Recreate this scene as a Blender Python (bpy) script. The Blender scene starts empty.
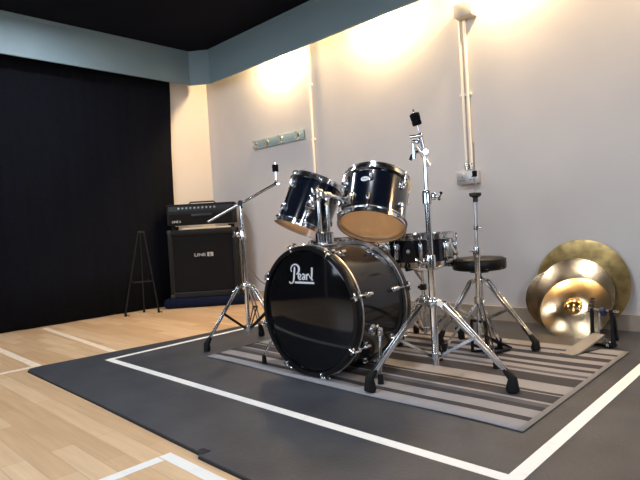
import bpy, bmesh, math, random
from mathutils import Vector, Matrix
random.seed(4)
PI = math.pi
R = math.radians
S = bpy.context.scene
col = S.collection
V = Vector

# ------------------------------------------------------------------ camera, light, exposure
cd = bpy.data.cameras.new('camera')
cam = bpy.data.objects.new('camera', cd)
col.objects.link(cam)
cr = V((0.7157, 0.6958, -0.0598)); cu = V((0.0252, 0.0599, 0.9979)); cf = V((-0.6976, 0.7159, -0.0256))
m = Matrix((cr, cu, -cf)).transposed().to_4x4()
m.translation = V((4.763, -3.302, 0.68))
cam.matrix_world = m
cd.sensor_width = 36.0
cd.lens = 533.6 / 640 * 36.0
cd.clip_start = 0.02
S.camera = cam

w = bpy.data.worlds.new('world'); S.world = w
w.use_nodes = True
w.node_tree.nodes['Background'].inputs[0].default_value = (0.55, 0.70, 1.0, 1)
w.node_tree.nodes['Background'].inputs[1].default_value = 0.3

S.view_settings.view_transform = 'Standard'
S.view_settings.look = 'None'
S.view_settings.gamma = 1.0
S.view_settings.use_curve_mapping = False
S.view_settings.exposure = 0.1

WINDOW_W = 12.0      # daylight through each front window; also scales the added right-wall fill
CEIL_W = 20.0        # each ceiling panel behind the photographer
COVE_W = 54.0        # each warm lamp behind the fascia
DAY = (0.72, 0.84, 1.0)
WARM = (1.0, 0.67, 0.34)
NEUTRAL = (0.84, 0.90, 1.0)

def light(name, kind, loc, energy, color, size=None, size_y=None, aim=None, angle=None, blend=1.0):
    d = bpy.data.lights.new(name, kind)
    d.energy = energy; d.color = color
    if kind == 'AREA':
        d.shape = 'RECTANGLE'; d.size = size; d.size_y = size_y or size
    if kind == 'SPOT':
        d.spot_size = angle; d.spot_blend = blend; d.shadow_soft_size = size or 0.03
    if kind == 'POINT':
        d.shadow_soft_size = size or 0.03
    o = bpy.data.objects.new(name, d); col.objects.link(o)
    o.location = loc
    if aim is not None:
        o.rotation_euler = (V(aim) - V(loc)).to_track_quat('-Z', 'Y').to_euler()
    return o

FRONT_Y = -6.6      # far side of the room, behind the photographer
RIGHT_X = 8.0
CEIL_Z = 2.48
for x in (1.1, 3.2):
    light('window_and_fill_light', 'AREA', (x, FRONT_Y + 0.06, 1.55), WINDOW_W, DAY, 1.3, 1.2, aim=(x, 0, 1.45))
light('window_and_fill_light', 'AREA', (RIGHT_X - 0.06, -4.4, 1.55), WINDOW_W * 4.0, DAY, 1.3, 1.2, aim=(0, -4.0, 1.3))  # added fill lamp on the windowless right wall, brightens the left fascia
CEIL_SPOTS = [(0.95, -1.85), (3.35, -1.85), (5.75, -1.85), (0.95, -4.3), (3.35, -4.3), (5.75, -4.3)]
for x, y in CEIL_SPOTS:
    light('ceiling_panel_glow', 'AREA', (x, y, CEIL_Z - 0.05), CEIL_W, NEUTRAL, 0.22, 0.22, aim=(x, y, 0))
COVE_X = (1.20, 2.36, 3.30, 4.40, 5.50)
for x in COVE_X:
    light('cove_lamp_glow', 'POINT', (x, -0.090, 2.265), COVE_W, WARM, 0.03)

# ------------------------------------------------------------------ materials
def mat(name, rgb, rough=0.5, metal=0.0, coat=0.0, spec=0.5, noise=None, bump=None, trans=0.0, aniso=0.0, emit=None, coatr=0.05):
    """noise = (scale, rgb2, lo, hi, stretch) mixes a second colour; bump = (scale, strength, distance)"""
    M = bpy.data.materials.new(name); M.use_nodes = True
    nt = M.node_tree; b = nt.nodes['Principled BSDF']
    b.inputs['Base Color'].default_value = (*rgb, 1)
    b.inputs['Roughness'].default_value = rough
    b.inputs['Metallic'].default_value = metal
    b.inputs['Coat Weight'].default_value = coat
    b.inputs['Coat Roughness'].default_value = coatr
    b.inputs['Specular IOR Level'].default_value = spec
    b.inputs['Transmission Weight'].default_value = trans
    if emit:
        b.inputs['Emission Color'].default_value = (*emit[0], 1)
        b.inputs['Emission Strength'].default_value = emit[1]
    tc = nt.nodes.new('ShaderNodeTexCoord')
    if noise:
        n = nt.nodes.new('ShaderNodeTexNoise'); n.inputs['Scale'].default_value = noise[0]; n.inputs['Detail'].default_value = 6
        mp = nt.nodes.new('ShaderNodeMapping'); nt.links.new(tc.outputs['Object'], mp.inputs[0])
        if len(noise) > 4: mp.inputs['Scale'].default_value = noise[4]
        nt.links.new(mp.outputs[0], n.inputs['Vector'])
        r = nt.nodes.new('ShaderNodeValToRGB')
        r.color_ramp.elements[0].position = noise[2]; r.color_ramp.elements[1].position = noise[3]
        r.color_ramp.elements[0].color = (*rgb, 1); r.color_ramp.elements[1].color = (*noise[1], 1)
        nt.links.new(n.outputs['Fac'], r.inputs[0]); nt.links.new(r.outputs[0], b.inputs['Base Color'])
    if bump:
        n = nt.nodes.new('ShaderNodeTexNoise'); n.inputs['Scale'].default_value = bump[0]; n.inputs['Detail'].default_value = 5
        nt.links.new(tc.outputs['Object'], n.inputs['Vector'])
        bp = nt.nodes.new('ShaderNodeBump'); bp.inputs['Strength'].default_value = bump[1]; bp.inputs['Distance'].default_value = bump[2]
        nt.links.new(n.outputs['Fac'], bp.inputs['Height']); nt.links.new(bp.outputs[0], b.inputs['Normal'])
    return M

M = {}
M['wall'] = mat('wall_paint', (0.62, 0.585, 0.56), 0.75, noise=(2.2, (0.58, 0.55, 0.53), 0.35, 0.7), bump=(60, 0.12, 0.002))
M['dark_wall'] = mat('dark_wall_paint', (0.03, 0.03, 0.034), 0.8)
M['fascia'] = mat('fascia_paint', (0.165, 0.235, 0.26), 0.6, noise=(3, (0.18, 0.25, 0.275), 0.3, 0.7), bump=(90, 0.05, 0.001))
M['ceiling'] = mat('ceiling_black', (0.0035, 0.0045, 0.009), 0.9, spec=0.1, noise=(4, (0.005, 0.006, 0.012), 0.3, 0.7))
M['curtain'] = mat('curtain_cloth', (0.005, 0.0055, 0.008), 0.95, spec=0.05, noise=(30, (0.007, 0.0075, 0.011), 0.3, 0.7))
M['base'] = mat('skirting_paint', (0.42, 0.34, 0.26), 0.55, noise=(20, (0.36, 0.29, 0.22), 0.4, 0.75))
M['chrome'] = mat('chrome', (0.80, 0.81, 0.83), 0.13, 1.0, noise=(40, (0.66, 0.66, 0.67), 0.45, 0.8))
M['chrome_dull'] = mat('worn_chrome', (0.62, 0.62, 0.62), 0.3, 1.0, noise=(60, (0.48, 0.47, 0.45), 0.4, 0.8))
M['rubber'] = mat('black_rubber', (0.006, 0.006, 0.006), 0.7, spec=0.25, bump=(200, 0.1, 0.001))
M['black_metal'] = mat('black_metal', (0.007, 0.007, 0.008), 0.45, 0.0, spec=0.3)
M['plastic'] = mat('black_plastic', (0.010, 0.010, 0.011), 0.45)
M['felt'] = mat('black_felt', (0.008, 0.008, 0.009), 1.0, spec=0.1, bump=(300, 0.4, 0.002))
M['bass_shell'] = mat('black_lacquer', (0.005, 0.005, 0.006), 0.13, coat=0.0, spec=0.55, coatr=0.03, noise=(5, (0.012, 0.012, 0.015), 0.3, 0.7))
M['bass_head'] = mat('gloss_black_head', (0.004, 0.004, 0.005), 0.07, coat=0.0, spec=0.35, coatr=0.03, noise=(8, (0.008, 0.008, 0.009), 0.3, 0.7))
M['hoop_black'] = mat('black_hoop', (0.005, 0.005, 0.006), 0.3, spec=0.3)
M['navy'] = mat('navy_lacquer', (0.002, 0.0035, 0.008), 0.16, coat=1.0, coatr=0.04, noise=(6, (0.0035, 0.006, 0.014), 0.3, 0.7))
M['amber_head'] = mat('amber_head', (0.95, 0.68, 0.40), 0.38, noise=(5, (0.88, 0.60, 0.33), 0.3, 0.75), coat=0.2)
M['white_head'] = mat('coated_head', (0.70, 0.69, 0.66), 0.6, noise=(12, (0.62, 0.61, 0.58), 0.4, 0.8))
M['silver_print'] = mat('silver_print', (0.78, 0.80, 0.84), 0.4)
M['white_print'] = mat('pale_print', (0.42, 0.42, 0.42), 0.4)
M['badge'] = mat('badge_metal', (0.75, 0.78, 0.80), 0.35, 0.6)
M['tape'] = mat('white_tape', (0.92, 0.90, 0.84), 0.55, noise=(25, (0.82, 0.80, 0.75), 0.5, 0.8))
M['old_tape'] = mat('worn_line', (0.92, 0.76, 0.58), 0.5, noise=(25, (0.86, 0.66, 0.44), 0.45, 0.7))
M['mat_edge'] = mat('mat_edge', (0.015, 0.015, 0.016), 0.8)
M['tolex'] = mat('black_tolex', (0.008, 0.008, 0.009), 0.7, spec=0.25, bump=(400, 0.5, 0.001))
M['grille'] = mat('grille_cloth', (0.006, 0.006, 0.007), 0.95, spec=0.1, noise=(500, (0.011, 0.011, 0.012), 0.4, 0.6))
M['panel'] = mat('control_panel', (0.018, 0.020, 0.023), 0.35, 0.3)
M['blue_pad'] = mat('navy_blanket', (0.006, 0.010, 0.026), 0.95, spec=0.1, bump=(120, 0.4, 0.003))
M['conduit'] = mat('cream_conduit', (0.78, 0.74, 0.67), 0.5)
M['box'] = mat('cream_box', (0.62, 0.55, 0.46), 0.5)
M['socket'] = mat('grey_metal_plate', (0.50, 0.50, 0.50), 0.35, 0.5)
M['board'] = mat('hook_board', (0.27, 0.37, 0.38), 0.45, noise=(12, (0.31, 0.41, 0.42), 0.3, 0.7))
M['nickel'] = mat('nickel', (0.62, 0.58, 0.50), 0.25, 1.0)
M['vinyl'] = mat('seat_vinyl', (0.003, 0.003, 0.0035), 0.4, spec=0.3, bump=(150, 0.2, 0.001))
M['cable'] = mat('grey_cable', (0.06, 0.055, 0.05), 0.5)
M['foot_plate'] = mat('cast_footboard', (0.30, 0.29, 0.275), 0.5, 0.5, bump=(150, 0.4, 0.001))
M['blue_felt'] = mat('blue_beater', (0.01, 0.02, 0.07), 0.6)
M['frame_white'] = mat('window_frame_paint', (0.7, 0.7, 0.68), 0.5)
M['glow'] = mat('daylit_pane', (0.1, 0.1, 0.1), 0.2, emit=(DAY, 5.0))
M['lamp_glow'] = mat('lamp_panel', (0.9, 0.9, 0.85), 0.4, emit=(NEUTRAL, 12.0))
M['bulb'] = mat('warm_bulb', (0.9, 0.8, 0.6), 0.4, emit=(WARM, 8.0))
M['print_dark'] = mat('dark_print', (0.03, 0.025, 0.02), 0.9, spec=0.05)

def translucent(m, rgb, k):
    nt = m.node_tree; b = nt.nodes['Principled BSDF']; out = nt.nodes['Material Output']
    tr = nt.nodes.new('ShaderNodeBsdfTranslucent'); tr.inputs[0].default_value = (*rgb, 1)
    mx = nt.nodes.new('ShaderNodeMixShader'); mx.inputs[0].default_value = k
    nt.links.new(b.outputs[0], mx.inputs[1]); nt.links.new(tr.outputs[0], mx.inputs[2]); nt.links.new(mx.outputs[0], out.inputs[0])
translucent(M['amber_head'], (1.0, 0.82, 0.56), 0.45)
translucent(M['white_head'], (0.95, 0.93, 0.88), 0.55)
M['maple'] = mat('bare_maple', (0.78, 0.58, 0.36), 0.6, noise=(20, (0.70, 0.50, 0.30), 0.4, 0.7))

def cymbal_mat(name, rgb, rgb2, rough, patina=0.0):
    m = bpy.data.materials.new(name); m.use_nodes = True
    nt = m.node_tree; b = nt.nodes['Principled BSDF']
    b.inputs['Metallic'].default_value = 1.0; b.inputs['Roughness'].default_value = rough
    b.inputs['Anisotropic'].default_value = 0.65
    tc = nt.nodes.new('ShaderNodeTexCoord')
    tg = nt.nodes.new('ShaderNodeTangent'); tg.direction_type = 'RADIAL'; tg.axis = 'Z'
    nt.links.new(tg.outputs[0], b.inputs['Tangent'])
    ln = nt.nodes.new('ShaderNodeVectorMath'); ln.operation = 'LENGTH'
    nt.links.new(tc.outputs['Object'], ln.inputs[0])
    w = nt.nodes.new('ShaderNodeTexNoise'); w.noise_dimensions = '1D'; w.inputs['Scale'].default_value = 260; w.inputs['Detail'].default_value = 2
    nt.links.new(ln.outputs['Value'], w.inputs['W'])
    n = nt.nodes.new('ShaderNodeTexNoise'); n.inputs['Scale'].default_value = 14; n.inputs['Detail'].default_value = 8
    nt.links.new(tc.outputs['Object'], n.inputs['Vector'])
    r = nt.nodes.new('ShaderNodeValToRGB'); r.color_ramp.elements[0].position = 0.42; r.color_ramp.elements[1].position = 0.68
    r.color_ramp.elements[0].color = (*rgb, 1); r.color_ramp.elements[1].color = (*rgb2, 1)
    nt.links.new(n.outputs['Fac'], r.inputs[0]); nt.links.new(r.outputs[0], b.inputs['Base Color'])
    bp = nt.nodes.new('ShaderNodeBump'); bp.inputs['Strength'].default_value = 0.25; bp.inputs['Distance'].default_value = 0.0006
    nt.links.new(w.outputs['Fac'], bp.inputs['Height']); nt.links.new(bp.outputs[0], b.inputs['Normal'])
    return m
M['bronze'] = cymbal_mat('polished_bronze', (0.72, 0.55, 0.34), (0.64, 0.48, 0.29), 0.21)
M['bronze_mid'] = cymbal_mat('pale_bronze', (0.48, 0.35, 0.21), (0.38, 0.27, 0.16), 0.22)
M['bronze_old'] = cymbal_mat('aged_bronze', (0.44, 0.32, 0.13), (0.20, 0.14, 0.06), 0.30)
M['bronze_bell'] = mat('bell_bronze', (0.85, 0.52, 0.20), 0.16, 1.0)

def floor_mat():
    m = bpy.data.materials.new('maple_floor'); m.use_nodes = True
    nt = m.node_tree; b = nt.nodes['Principled BSDF']
    b.inputs['Roughness'].default_value = 0.36; b.inputs['Coat Weight'].default_value = 0.25; b.inputs['Coat Roughness'].default_value = 0.25
    tc = nt.nodes.new('ShaderNodeTexCoord')
    br = nt.nodes.new('ShaderNodeTexBrick')
    br.inputs['Scale'].default_value = 1.0; br.inputs['Brick Width'].default_value = 0.62; br.inputs['Row Height'].default_value = 0.075
    br.inputs['Mortar Size'].default_value = 0.0012; br.inputs['Bias'].default_value = 0.0
    br.offset = 0.37; br.offset_frequency = 2
    br.inputs['Color1'].default_value = (0.71, 0.455, 0.24, 1); br.inputs['Color2'].default_value = (0.88, 0.63, 0.38, 1)
    br.inputs['Mortar'].default_value = (0.60, 0.41, 0.24, 1)
    nt.links.new(tc.outputs['Object'], br.inputs['Vector'])
    mp = nt.nodes.new('ShaderNodeMapping'); mp.inputs['Scale'].default_value = (2.0, 26.0, 1.0)
    nt.links.new(tc.outputs['Object'], mp.inputs[0])
    n = nt.nodes.new('ShaderNodeTexNoise'); n.inputs['Scale'].default_value = 1.6; n.inputs['Detail'].default_value = 8
    nt.links.new(mp.outputs[0], n.inputs['Vector'])
    r = nt.nodes.new('ShaderNodeValToRGB'); r.color_ramp.elements[0].position = 0.3; r.color_ramp.elements[1].position = 0.75
    r.color_ramp.elements[0].color = (0.88, 0.86, 0.84, 1); r.color_ramp.elements[1].color = (1.06, 1.05, 1.04, 1)
    nt.links.new(n.outputs['Fac'], r.inputs[0])
    mx = nt.nodes.new('ShaderNodeMix'); mx.data_type = 'RGBA'; mx.blend_type = 'MULTIPLY'; mx.inputs[0].default_value = 1.0
    nt.links.new(br.outputs['Color'], mx.inputs[6]); nt.links.new(r.outputs[0], mx.inputs[7])
    nt.links.new(mx.outputs[2], b.inputs['Base Color'])
    return m
M['floor'] = floor_mat()

def mat_mat():
    m = mat('rubber_mat', (0.031, 0.034, 0.041), 0.48, noise=(5.5, (0.052, 0.057, 0.067), 0.35, 0.7), bump=(70, 0.35, 0.004), spec=0.6)
    return m
M['mat'] = mat_mat()

def rug_mat():
    m = bpy.data.materials.new('striped_rug'); m.use_nodes = True
    nt = m.node_tree; b = nt.nodes['Principled BSDF']; b.inputs['Roughness'].default_value = 0.95
    b.inputs['Specular IOR Level'].default_value = 0.15
    tc = nt.nodes.new('ShaderNodeTexCoord')
    sp = nt.nodes.new('ShaderNodeSeparateXYZ'); nt.links.new(tc.outputs['Object'], sp.inputs[0])
    nz = nt.nodes.new('ShaderNodeTexNoise'); nz.inputs['Scale'].default_value = 2.5
    nt.links.new(tc.outputs['Object'], nz.inputs['Vector'])
    ad = nt.nodes.new('ShaderNodeMath'); ad.operation = 'MULTIPLY_ADD'; ad.inputs[1].default_value = 0.014
    nt.links.new(nz.outputs['Fac'], ad.inputs[0]); nt.links.new(sp.outputs['Y'], ad.inputs[2])
    mr = nt.nodes.new('ShaderNodeMapRange'); mr.inputs['From Min'].default_value = 0.0; mr.inputs['From Max'].default_value = 1.18
    nt.links.new(ad.outputs[0], mr.inputs['Value'])
    r = nt.nodes.new('ShaderNodeValToRGB'); cr_ = r.color_ramp; cr_.interpolation = 'CONSTANT'
    L = (0.275, 0.265, 0.27, 1); D = (0.055, 0.052, 0.056, 1); G = (0.105, 0.10, 0.105, 1)
    bands = [(0.0, L), (0.095, D), (0.13, L), (0.205, D), (0.245, G), (0.285, L), (0.30, D), (0.385, L), (0.395, D), (0.415, L),
             (0.52, D), (0.63, L), (0.655, G), (0.69, L), (0.74, D), (0.775, L), (0.82, D), (0.88, L), (0.94, D), (1.00, L), (1.06, D), (1.09, L)]
    while len(cr_.elements) < len(bands): cr_.elements.new(0.5)
    for e, (p, c) in zip(cr_.elements, bands): e.position = p / 1.18; e.color = c
    for e, (p, c) in zip(cr_.elements, bands): e.position = p / 1.18; e.color = c
    nt.links.new(mr.outputs[0], r.inputs[0])
    # pale hem along the short side
    gt = nt.nodes.new('ShaderNodeMath'); gt.operation = 'GREATER_THAN'; gt.inputs[1].default_value = 1.765
    nt.links.new(sp.outputs['X'], gt.inputs[0])
    mx = nt.nodes.new('ShaderNodeMix'); mx.data_type = 'RGBA'
    nt.links.new(gt.outputs[0], mx.inputs[0]); nt.links.new(r.outputs[0], mx.inputs[6]); mx.inputs[7].default_value = (0.24, 0.23, 0.22, 1)
    n2 = nt.nodes.new('ShaderNodeTexNoise'); n2.inputs['Scale'].default_value = 140; n2.inputs['Detail'].default_value = 3
    nt.links.new(tc.outputs['Object'], n2.inputs['Vector'])
    bp = nt.nodes.new('ShaderNodeBump'); bp.inputs['Strength'].default_value = 0.5; bp.inputs['Distance'].default_value = 0.002
    nt.links.new(n2.outputs['Fac'], bp.inputs['Height']); nt.links.new(bp.outputs[0], b.inputs['Normal'])
    nt.links.new(mx.outputs[2], b.inputs['Base Color'])
    return m
M['rug'] = rug_mat()

# ------------------------------------------------------------------ mesh helpers
def frame(d):
    d = V(d).normalized()
    a = d.cross(V((0, 0, 1))) if abs(d.z) < 0.95 else d.cross(V((1, 0, 0)))
    a.normalize(); b = d.cross(a).normalized()
    return a, b, d

class MB:
    def __init__(self): self.bm = bmesh.new()
    def ring(self, c, a, b, ra, rb=None, n=16):
        rb = ra if rb is None else rb
        return [self.bm.verts.new(c + a * (ra * math.cos(2 * PI * i / n)) + b * (rb * math.sin(2 * PI * i / n))) for i in range(n)]
    def skin(self, rs, close=False):
        k = len(rs)
        for j in range(k if close else k - 1):
            A, B = rs[j], rs[(j + 1) % k]; n = len(A)
            for i in range(n):
                self.bm.faces.new((A[i], A[(i + 1) % n], B[(i + 1) % n], B[i]))
    def cyl(self, p0, p1, r0, r1=None, n=16, caps=True):
        p0, p1 = V(p0), V(p1); r1 = r0 if r1 is None else r1
        a, b, d = frame(p1 - p0)
        A = self.ring(p0, a, b, r0, n=n); B = self.ring(p1, a, b, r1, n=n)
        self.skin([A, B])
        if caps: self.bm.faces.new(A[::-1]); self.bm.faces.new(B)
        return self
    def tube(self, pts, r, n=10, flat=None):
        pts = [V(p) for p in pts]; rs = []
        t0 = (pts[1] - pts[0]).normalized(); a, b, _ = frame(t0)
        for i, p in enumerate(pts):
            t = (pts[min(i + 1, len(pts) - 1)] - pts[max(i - 1, 0)]).normalized()
            a = (a - t * a.dot(t)).normalized(); b = t.cross(a)
            rr = r[i] if isinstance(r, (list, tuple)) else r
            rs.append(self.ring(p, a, b, rr, rr * (flat or 1), n=n))
        self.skin(rs); self.bm.faces.new(rs[0][::-1]); self.bm.faces.new(rs[-1])
        return self
    def lathe(self, prof, o=(0, 0, 0), axis=(0, 0, 1), n=48, closed=False):
        """prof: list of (radius, height along the axis)"""
        a, b, d = frame(axis); o = V(o); rs = []
        for r, h in prof:
            if r < 1e-6: rs.append([self.bm.verts.new(o + d * h)])
            else: rs.append(self.ring(o + d * h, a, b, r, n=n))
        k = len(rs)
        for j in range(k if closed else k - 1):
            A, B = rs[j], rs[(j + 1) % k]
            if len(A) == 1 and len(B) == 1: continue
            for i in range(n):
                q = (i + 1) % n
                if len(A) == 1: self.bm.faces.new((A[0], B[q], B[i]))
                elif len(B) == 1: self.bm.faces.new((A[i], A[q], B[0]))
                else: self.bm.faces.new((A[i], A[q], B[q], B[i]))
        return self
    def box(self, c, s, rot=None, bevel=0.0):
        mm = Matrix.Translation(V(c)) @ (rot.to_4x4() if rot is not None else Matrix.Identity(4)) @ Matrix.Diagonal((*s, 1))
        r = bmesh.ops.create_cube(self.bm, size=1.0, matrix=mm)
        if bevel > 0:
            es = list({e for v in r['verts'] for e in v.link_edges})
            bmesh.ops.bevel(self.bm, geom=es, offset=bevel, segments=2, affect='EDGES', profile=0.5)
        return self
    def bar(self, p0, p1, wd, th, side=None, bevel=0.0):
        """flat bar from p0 to p1, wide along side"""
        p0, p1 = V(p0), V(p1); d = (p1 - p0); L = d.length; d.normalize()
        s = V(side) if side is not None else frame(d)[0]
        s = (s - d * s.dot(d)).normalized(); t = d.cross(s)
        rot = Matrix((s, t, d)).transposed()
        return self.box((p0 + p1) / 2, (wd, th, L), rot, bevel)
    def sphere(self, c, r, s=(1, 1, 1), n=16):
        bmesh.ops.create_uvsphere(self.bm, u_segments=n, v_segments=max(6, n // 2), radius=r, matrix=Matrix.Translation(V(c)) @ Matrix.Diagonal((*s, 1)))
        return self
    def prism(self, pts, lo, hi):
        """extruded outline: pts = list of (x, y), between z lo and hi"""
        A = [self.bm.verts.new((x, y, lo)) for x, y in pts]; B = [self.bm.verts.new((x, y, hi)) for x, y in pts]
        n = len(pts)
        for i in range(n): self.bm.faces.new((A[i], A[(i + 1) % n], B[(i + 1) % n], B[i]))
        self.bm.faces.new(A[::-1]); self.bm.faces.new(B)
        return self
    def xf(self, mm):
        bmesh.ops.transform(self.bm, matrix=mm, verts=self.bm.verts); return self
    def build(self, name, material, parent=None, angle=35, loc=None, rot=None):
        bmesh.ops.recalc_face_normals(self.bm, faces=self.bm.faces)
        me = bpy.data.meshes.new(name); self.bm.to_mesh(me); self.bm.free()
        me.materials.append(material)
        for p in me.polygons: p.use_smooth = True
        me.set_sharp_from_angle(angle=R(angle))
        o = bpy.data.objects.new(name, me); col.objects.link(o)
        if parent is not None: o.parent = parent
        if loc is not None: o.location = loc
        if rot is not None: o.rotation_euler = rot
        return o

def tag(o, label=None, cat=None, group=None, kind=None):
    if label: o['label'] = label
    if cat: o['category'] = cat
    if group: o['group'] = group
    if kind: o['kind'] = kind
    return o
def thing(name, label, cat, loc=(0, 0, 0), rot=None, group=None):
    o = bpy.data.objects.new(name, None); col.objects.link(o)
    o.empty_display_size = 0.05
    o.location = loc
    if rot is not None:
        o.rotation_mode = 'QUATERNION'; o.rotation_quaternion = rot
    return tag(o, label, cat, group)
def struct(name, mb, m, **k):
    return tag(mb.build(name, m, **k), kind='structure')
def copy_tree(o, parent=None):
    c = o.copy(); col.objects.link(c)
    if parent is not None: c.parent = parent
    for ch in [x for x in bpy.data.objects if x.parent == o]: copy_tree(ch, c)
    return c
def copy_one(o, parent, loc, rot):
    c = copy_tree(o, parent); c.location = loc; c.rotation_euler = rot; return c
def text_mesh(s, size, depth=0.0006, offset=0.0, shear=0.0, sx=1.0, spacing=1.0):
    cu_ = bpy.data.curves.new('t', 'FONT'); cu_.body = s; cu_.size = size; cu_.extrude = depth; cu_.offset = offset
    cu_.shear = shear; cu_.space_character = spacing; cu_.resolution_u = 3
    t = bpy.data.objects.new('t', cu_); col.objects.link(t)
    bpy.context.view_layer.update()
    dg = bpy.context.evaluated_depsgraph_get()
    me = bpy.data.meshes.new_from_object(t.evaluated_get(dg))
    bpy.data.objects.remove(t)
    mb = MB(); mb.bm.from_mesh(me); bpy.data.meshes.remove(me)
    mb.xf(Matrix.Diagonal((sx, 1, 1, 1)))
    return mb

# ------------------------------------------------------------------ the room
FZ = -0.012          # wood floor level; the mat's top is z = 0
def slab(name, lo, hi, m, **k):
    c = [(a + b) / 2 for a, b in zip(lo, hi)]; s = [b - a for a, b in zip(lo, hi)]
    return struct(name, MB().box(c, s), m, **k)
slab('floor', (-0.15, FRONT_Y - 0.15, FZ - 0.1), (RIGHT_X + 0.15, 0.15, FZ), M['floor'])
slab('ceiling', (-0.15, FRONT_Y - 0.15, CEIL_Z), (RIGHT_X + 0.15, 0.15, CEIL_Z + 0.1), M['ceiling'])
slab('wall_back', (-0.15, 0, FZ), (RIGHT_X + 0.15, 0.15, CEIL_Z), M['wall'])
slab('wall_left', (-0.15, FRONT_Y, FZ), (0, 0, CEIL_Z), M['wall'])
slab('wall_right', (RIGHT_X, FRONT_Y, FZ), (RIGHT_X + 0.15, 0, CEIL_Z), M['dark_wall'])
slab('wall_front', (-0.15, FRONT_Y - 0.15, FZ), (RIGHT_X + 0.15, FRONT_Y, CEIL_Z), M['dark_wall'])
# windows behind the photographer
for i, x in enumerate((1.1, 3.2)):
    f = MB()
    for dx in (-0.7, 0.0, 0.7): f.box((x + dx, FRONT_Y + 0.025, 1.55), (0.06, 0.05, 1.36))
    for dz in (-0.65, 0.65): f.box((x, FRONT_Y + 0.025, 1.55 + dz), (1.46, 0.05, 0.06))
    f = struct('window_%d' % (i + 1), f, M['frame_white'])
    MB().box((x, FRONT_Y + 0.012, 1.55), (1.38, 0.012, 1.28)).build('window_pane', M['glow'], f)
for x, y in CEIL_SPOTS:
    t = thing('ceiling_light', 'small square lamp panel set in the black ceiling above the kit', 'ceiling light', (x, y, CEIL_Z), group='ceiling lamp panels')
    MB().box((0, 0, -0.015), (0.30, 0.30, 0.03), bevel=0.004).build('frame', M['frame_white'], t)
    MB().box((0, 0, -0.033), (0.24, 0.24, 0.006)).build('diffuser', M['lamp_glow'], t)

# fascia boards hanging in front of the walls, with a chamfered corner
FT, FB = CEIL_Z, 2.150
fd = 0.018
o_ = [(0.2, FRONT_Y), (0.2, -0.325), (0.36, -0.2), (RIGHT_X, -0.2)]
i_ = [(0.2 - fd, FRONT_Y), (0.2 - fd, -0.315), (0.353, -0.2 + fd), (RIGHT_X, -0.2 + fd)]
f = MB()
for zb, (s0, s1) in zip((0, 0, 0), ((0, 1), (1, 2), (2, 3))):
    pts = [o_[s0], o_[s1], i_[s1], i_[s0]]
    f.prism(pts, FB, FT)
struct('trim_1', f, M['fascia'], angle=20)
# a thin moulding line along the fascia's top edge
f = MB()
for s0, s1 in ((0, 1), (1, 2), (2, 3)):
    p, q = V((*o_[s0], 0)), V((*o_[s1], 0)); d = (q - p).normalized(); nrm = V((-d.y, d.x, 0))
    if nrm.dot(V((1, -1, 0))) < 0: nrm = -nrm
    f.prism([(p.x, p.y), (q.x, q.y), (q.x + nrm.x * .006, q.y + nrm.y * .006), (p.x + nrm.x * .006, p.y + nrm.y * .006)], FT - 0.028, FT)
struct('trim_2', f, M['fascia'])
slab('baseboard_back', (0.0, -0.016, FZ), (RIGHT_X, 0.0, 0.088), M['base'])

# cove lamps behind the fascia
for i, x in enumerate(COVE_X):
    t = thing('cove_lamp', 'small warm downlight hidden behind the grey fascia board above the back wall', 'lamp', (x, -0.095, CEIL_Z), group='cove lamps')
    MB().cyl((0, 0, 0), (0, 0, -0.10), 0.012, n=12).build('stem', M['black_metal'], t)
    MB().lathe([(0.001, -0.09), (0.03, -0.095), (0.036, -0.17), (0.034, -0.17), (0.028, -0.10)], n=24).build('shade', M['chrome'], t)
    MB().sphere((0, 0, -0.145), 0.022, n=12).build('bulb', M['bulb'], t)

# curtain along the left wall
mb = MB(); N = 900; y0, y1 = -0.47, FRONT_Y + 0.3
zs = [2.46, 2.1, 1.5, 0.9, 0.4, 0.004]
def fold(y, z):
    k = (2.46 - z) / 2.46
    f = math.sin(y * 23 + 1.3 * math.sin(y * 3.1)) * 0.5 + math.sin(y * 11.0 + 2 * math.sin(y * 2.3 + z * 0.4)) * 0.5
    return 0.030 + (0.004 + 0.007 * k) * f + 0.0015 * math.sin(y * 61 + z)
rows = []
for z in zs:
    rows.append([mb.bm.verts.new((fold(y0 + (y1 - y0) * i / N, z) , y0 + (y1 - y0) * i / N + (0.02 if (i == 0 and z > 2) else 0) - (0.035 * (1 - z / 2.46) if i < 6 else 0), z + (FZ if z < .1 else 0))) for i in range(N + 1)])
for a, b in zip(rows, rows[1:]):
    for i in range(N): mb.bm.faces.new((a[i], a[i + 1], b[i + 1], b[i]))
c_ = tag(mb.build('stage_curtain', M['curtain'], angle=80), 'floor-length black curtain hanging along the left wall', 'curtain')
sm = c_.modifiers.new('thick', 'SOLIDIFY'); sm.thickness = 0.004; sm.offset = 0

# conduits, junction box, socket, coat rail on the back wall
t = thing('wall_conduit', 'single cream conduit running down the wall left of the toms', 'conduit', (1.545, 0, 0))
MB().cyl((0, -0.014, 0.09), (0, -0.014, CEIL_Z), 0.011, n=14).build('pipe', M['conduit'], t)
cl = MB().box((0, -0.008, 1.895), (0.045, 0.016, 0.022), bevel=0.003).build('saddle_clip', M['conduit'], t)
for z in (1.43, 0.75): copy_one(cl, t, (0, 0, z - 1.895), (0, 0, 0))
t = thing('wall_conduit', 'twin cream conduits running from the high box down to the wall socket', 'conduit', (2.998, 0, 0))
for dx in (-0.020, 0.014):
    MB().cyl((dx, -0.014, 1.015), (dx, -0.014, 2.03), 0.010, n=14).build('pipe', M['conduit'], t)
    MB().lathe([(0.013, 1.0), (0.016, 1.0), (0.016, 1.03), (0.012, 1.045)], o=(dx, -0.014, 0), n=14).build('gland', M['nickel'], t)
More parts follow.
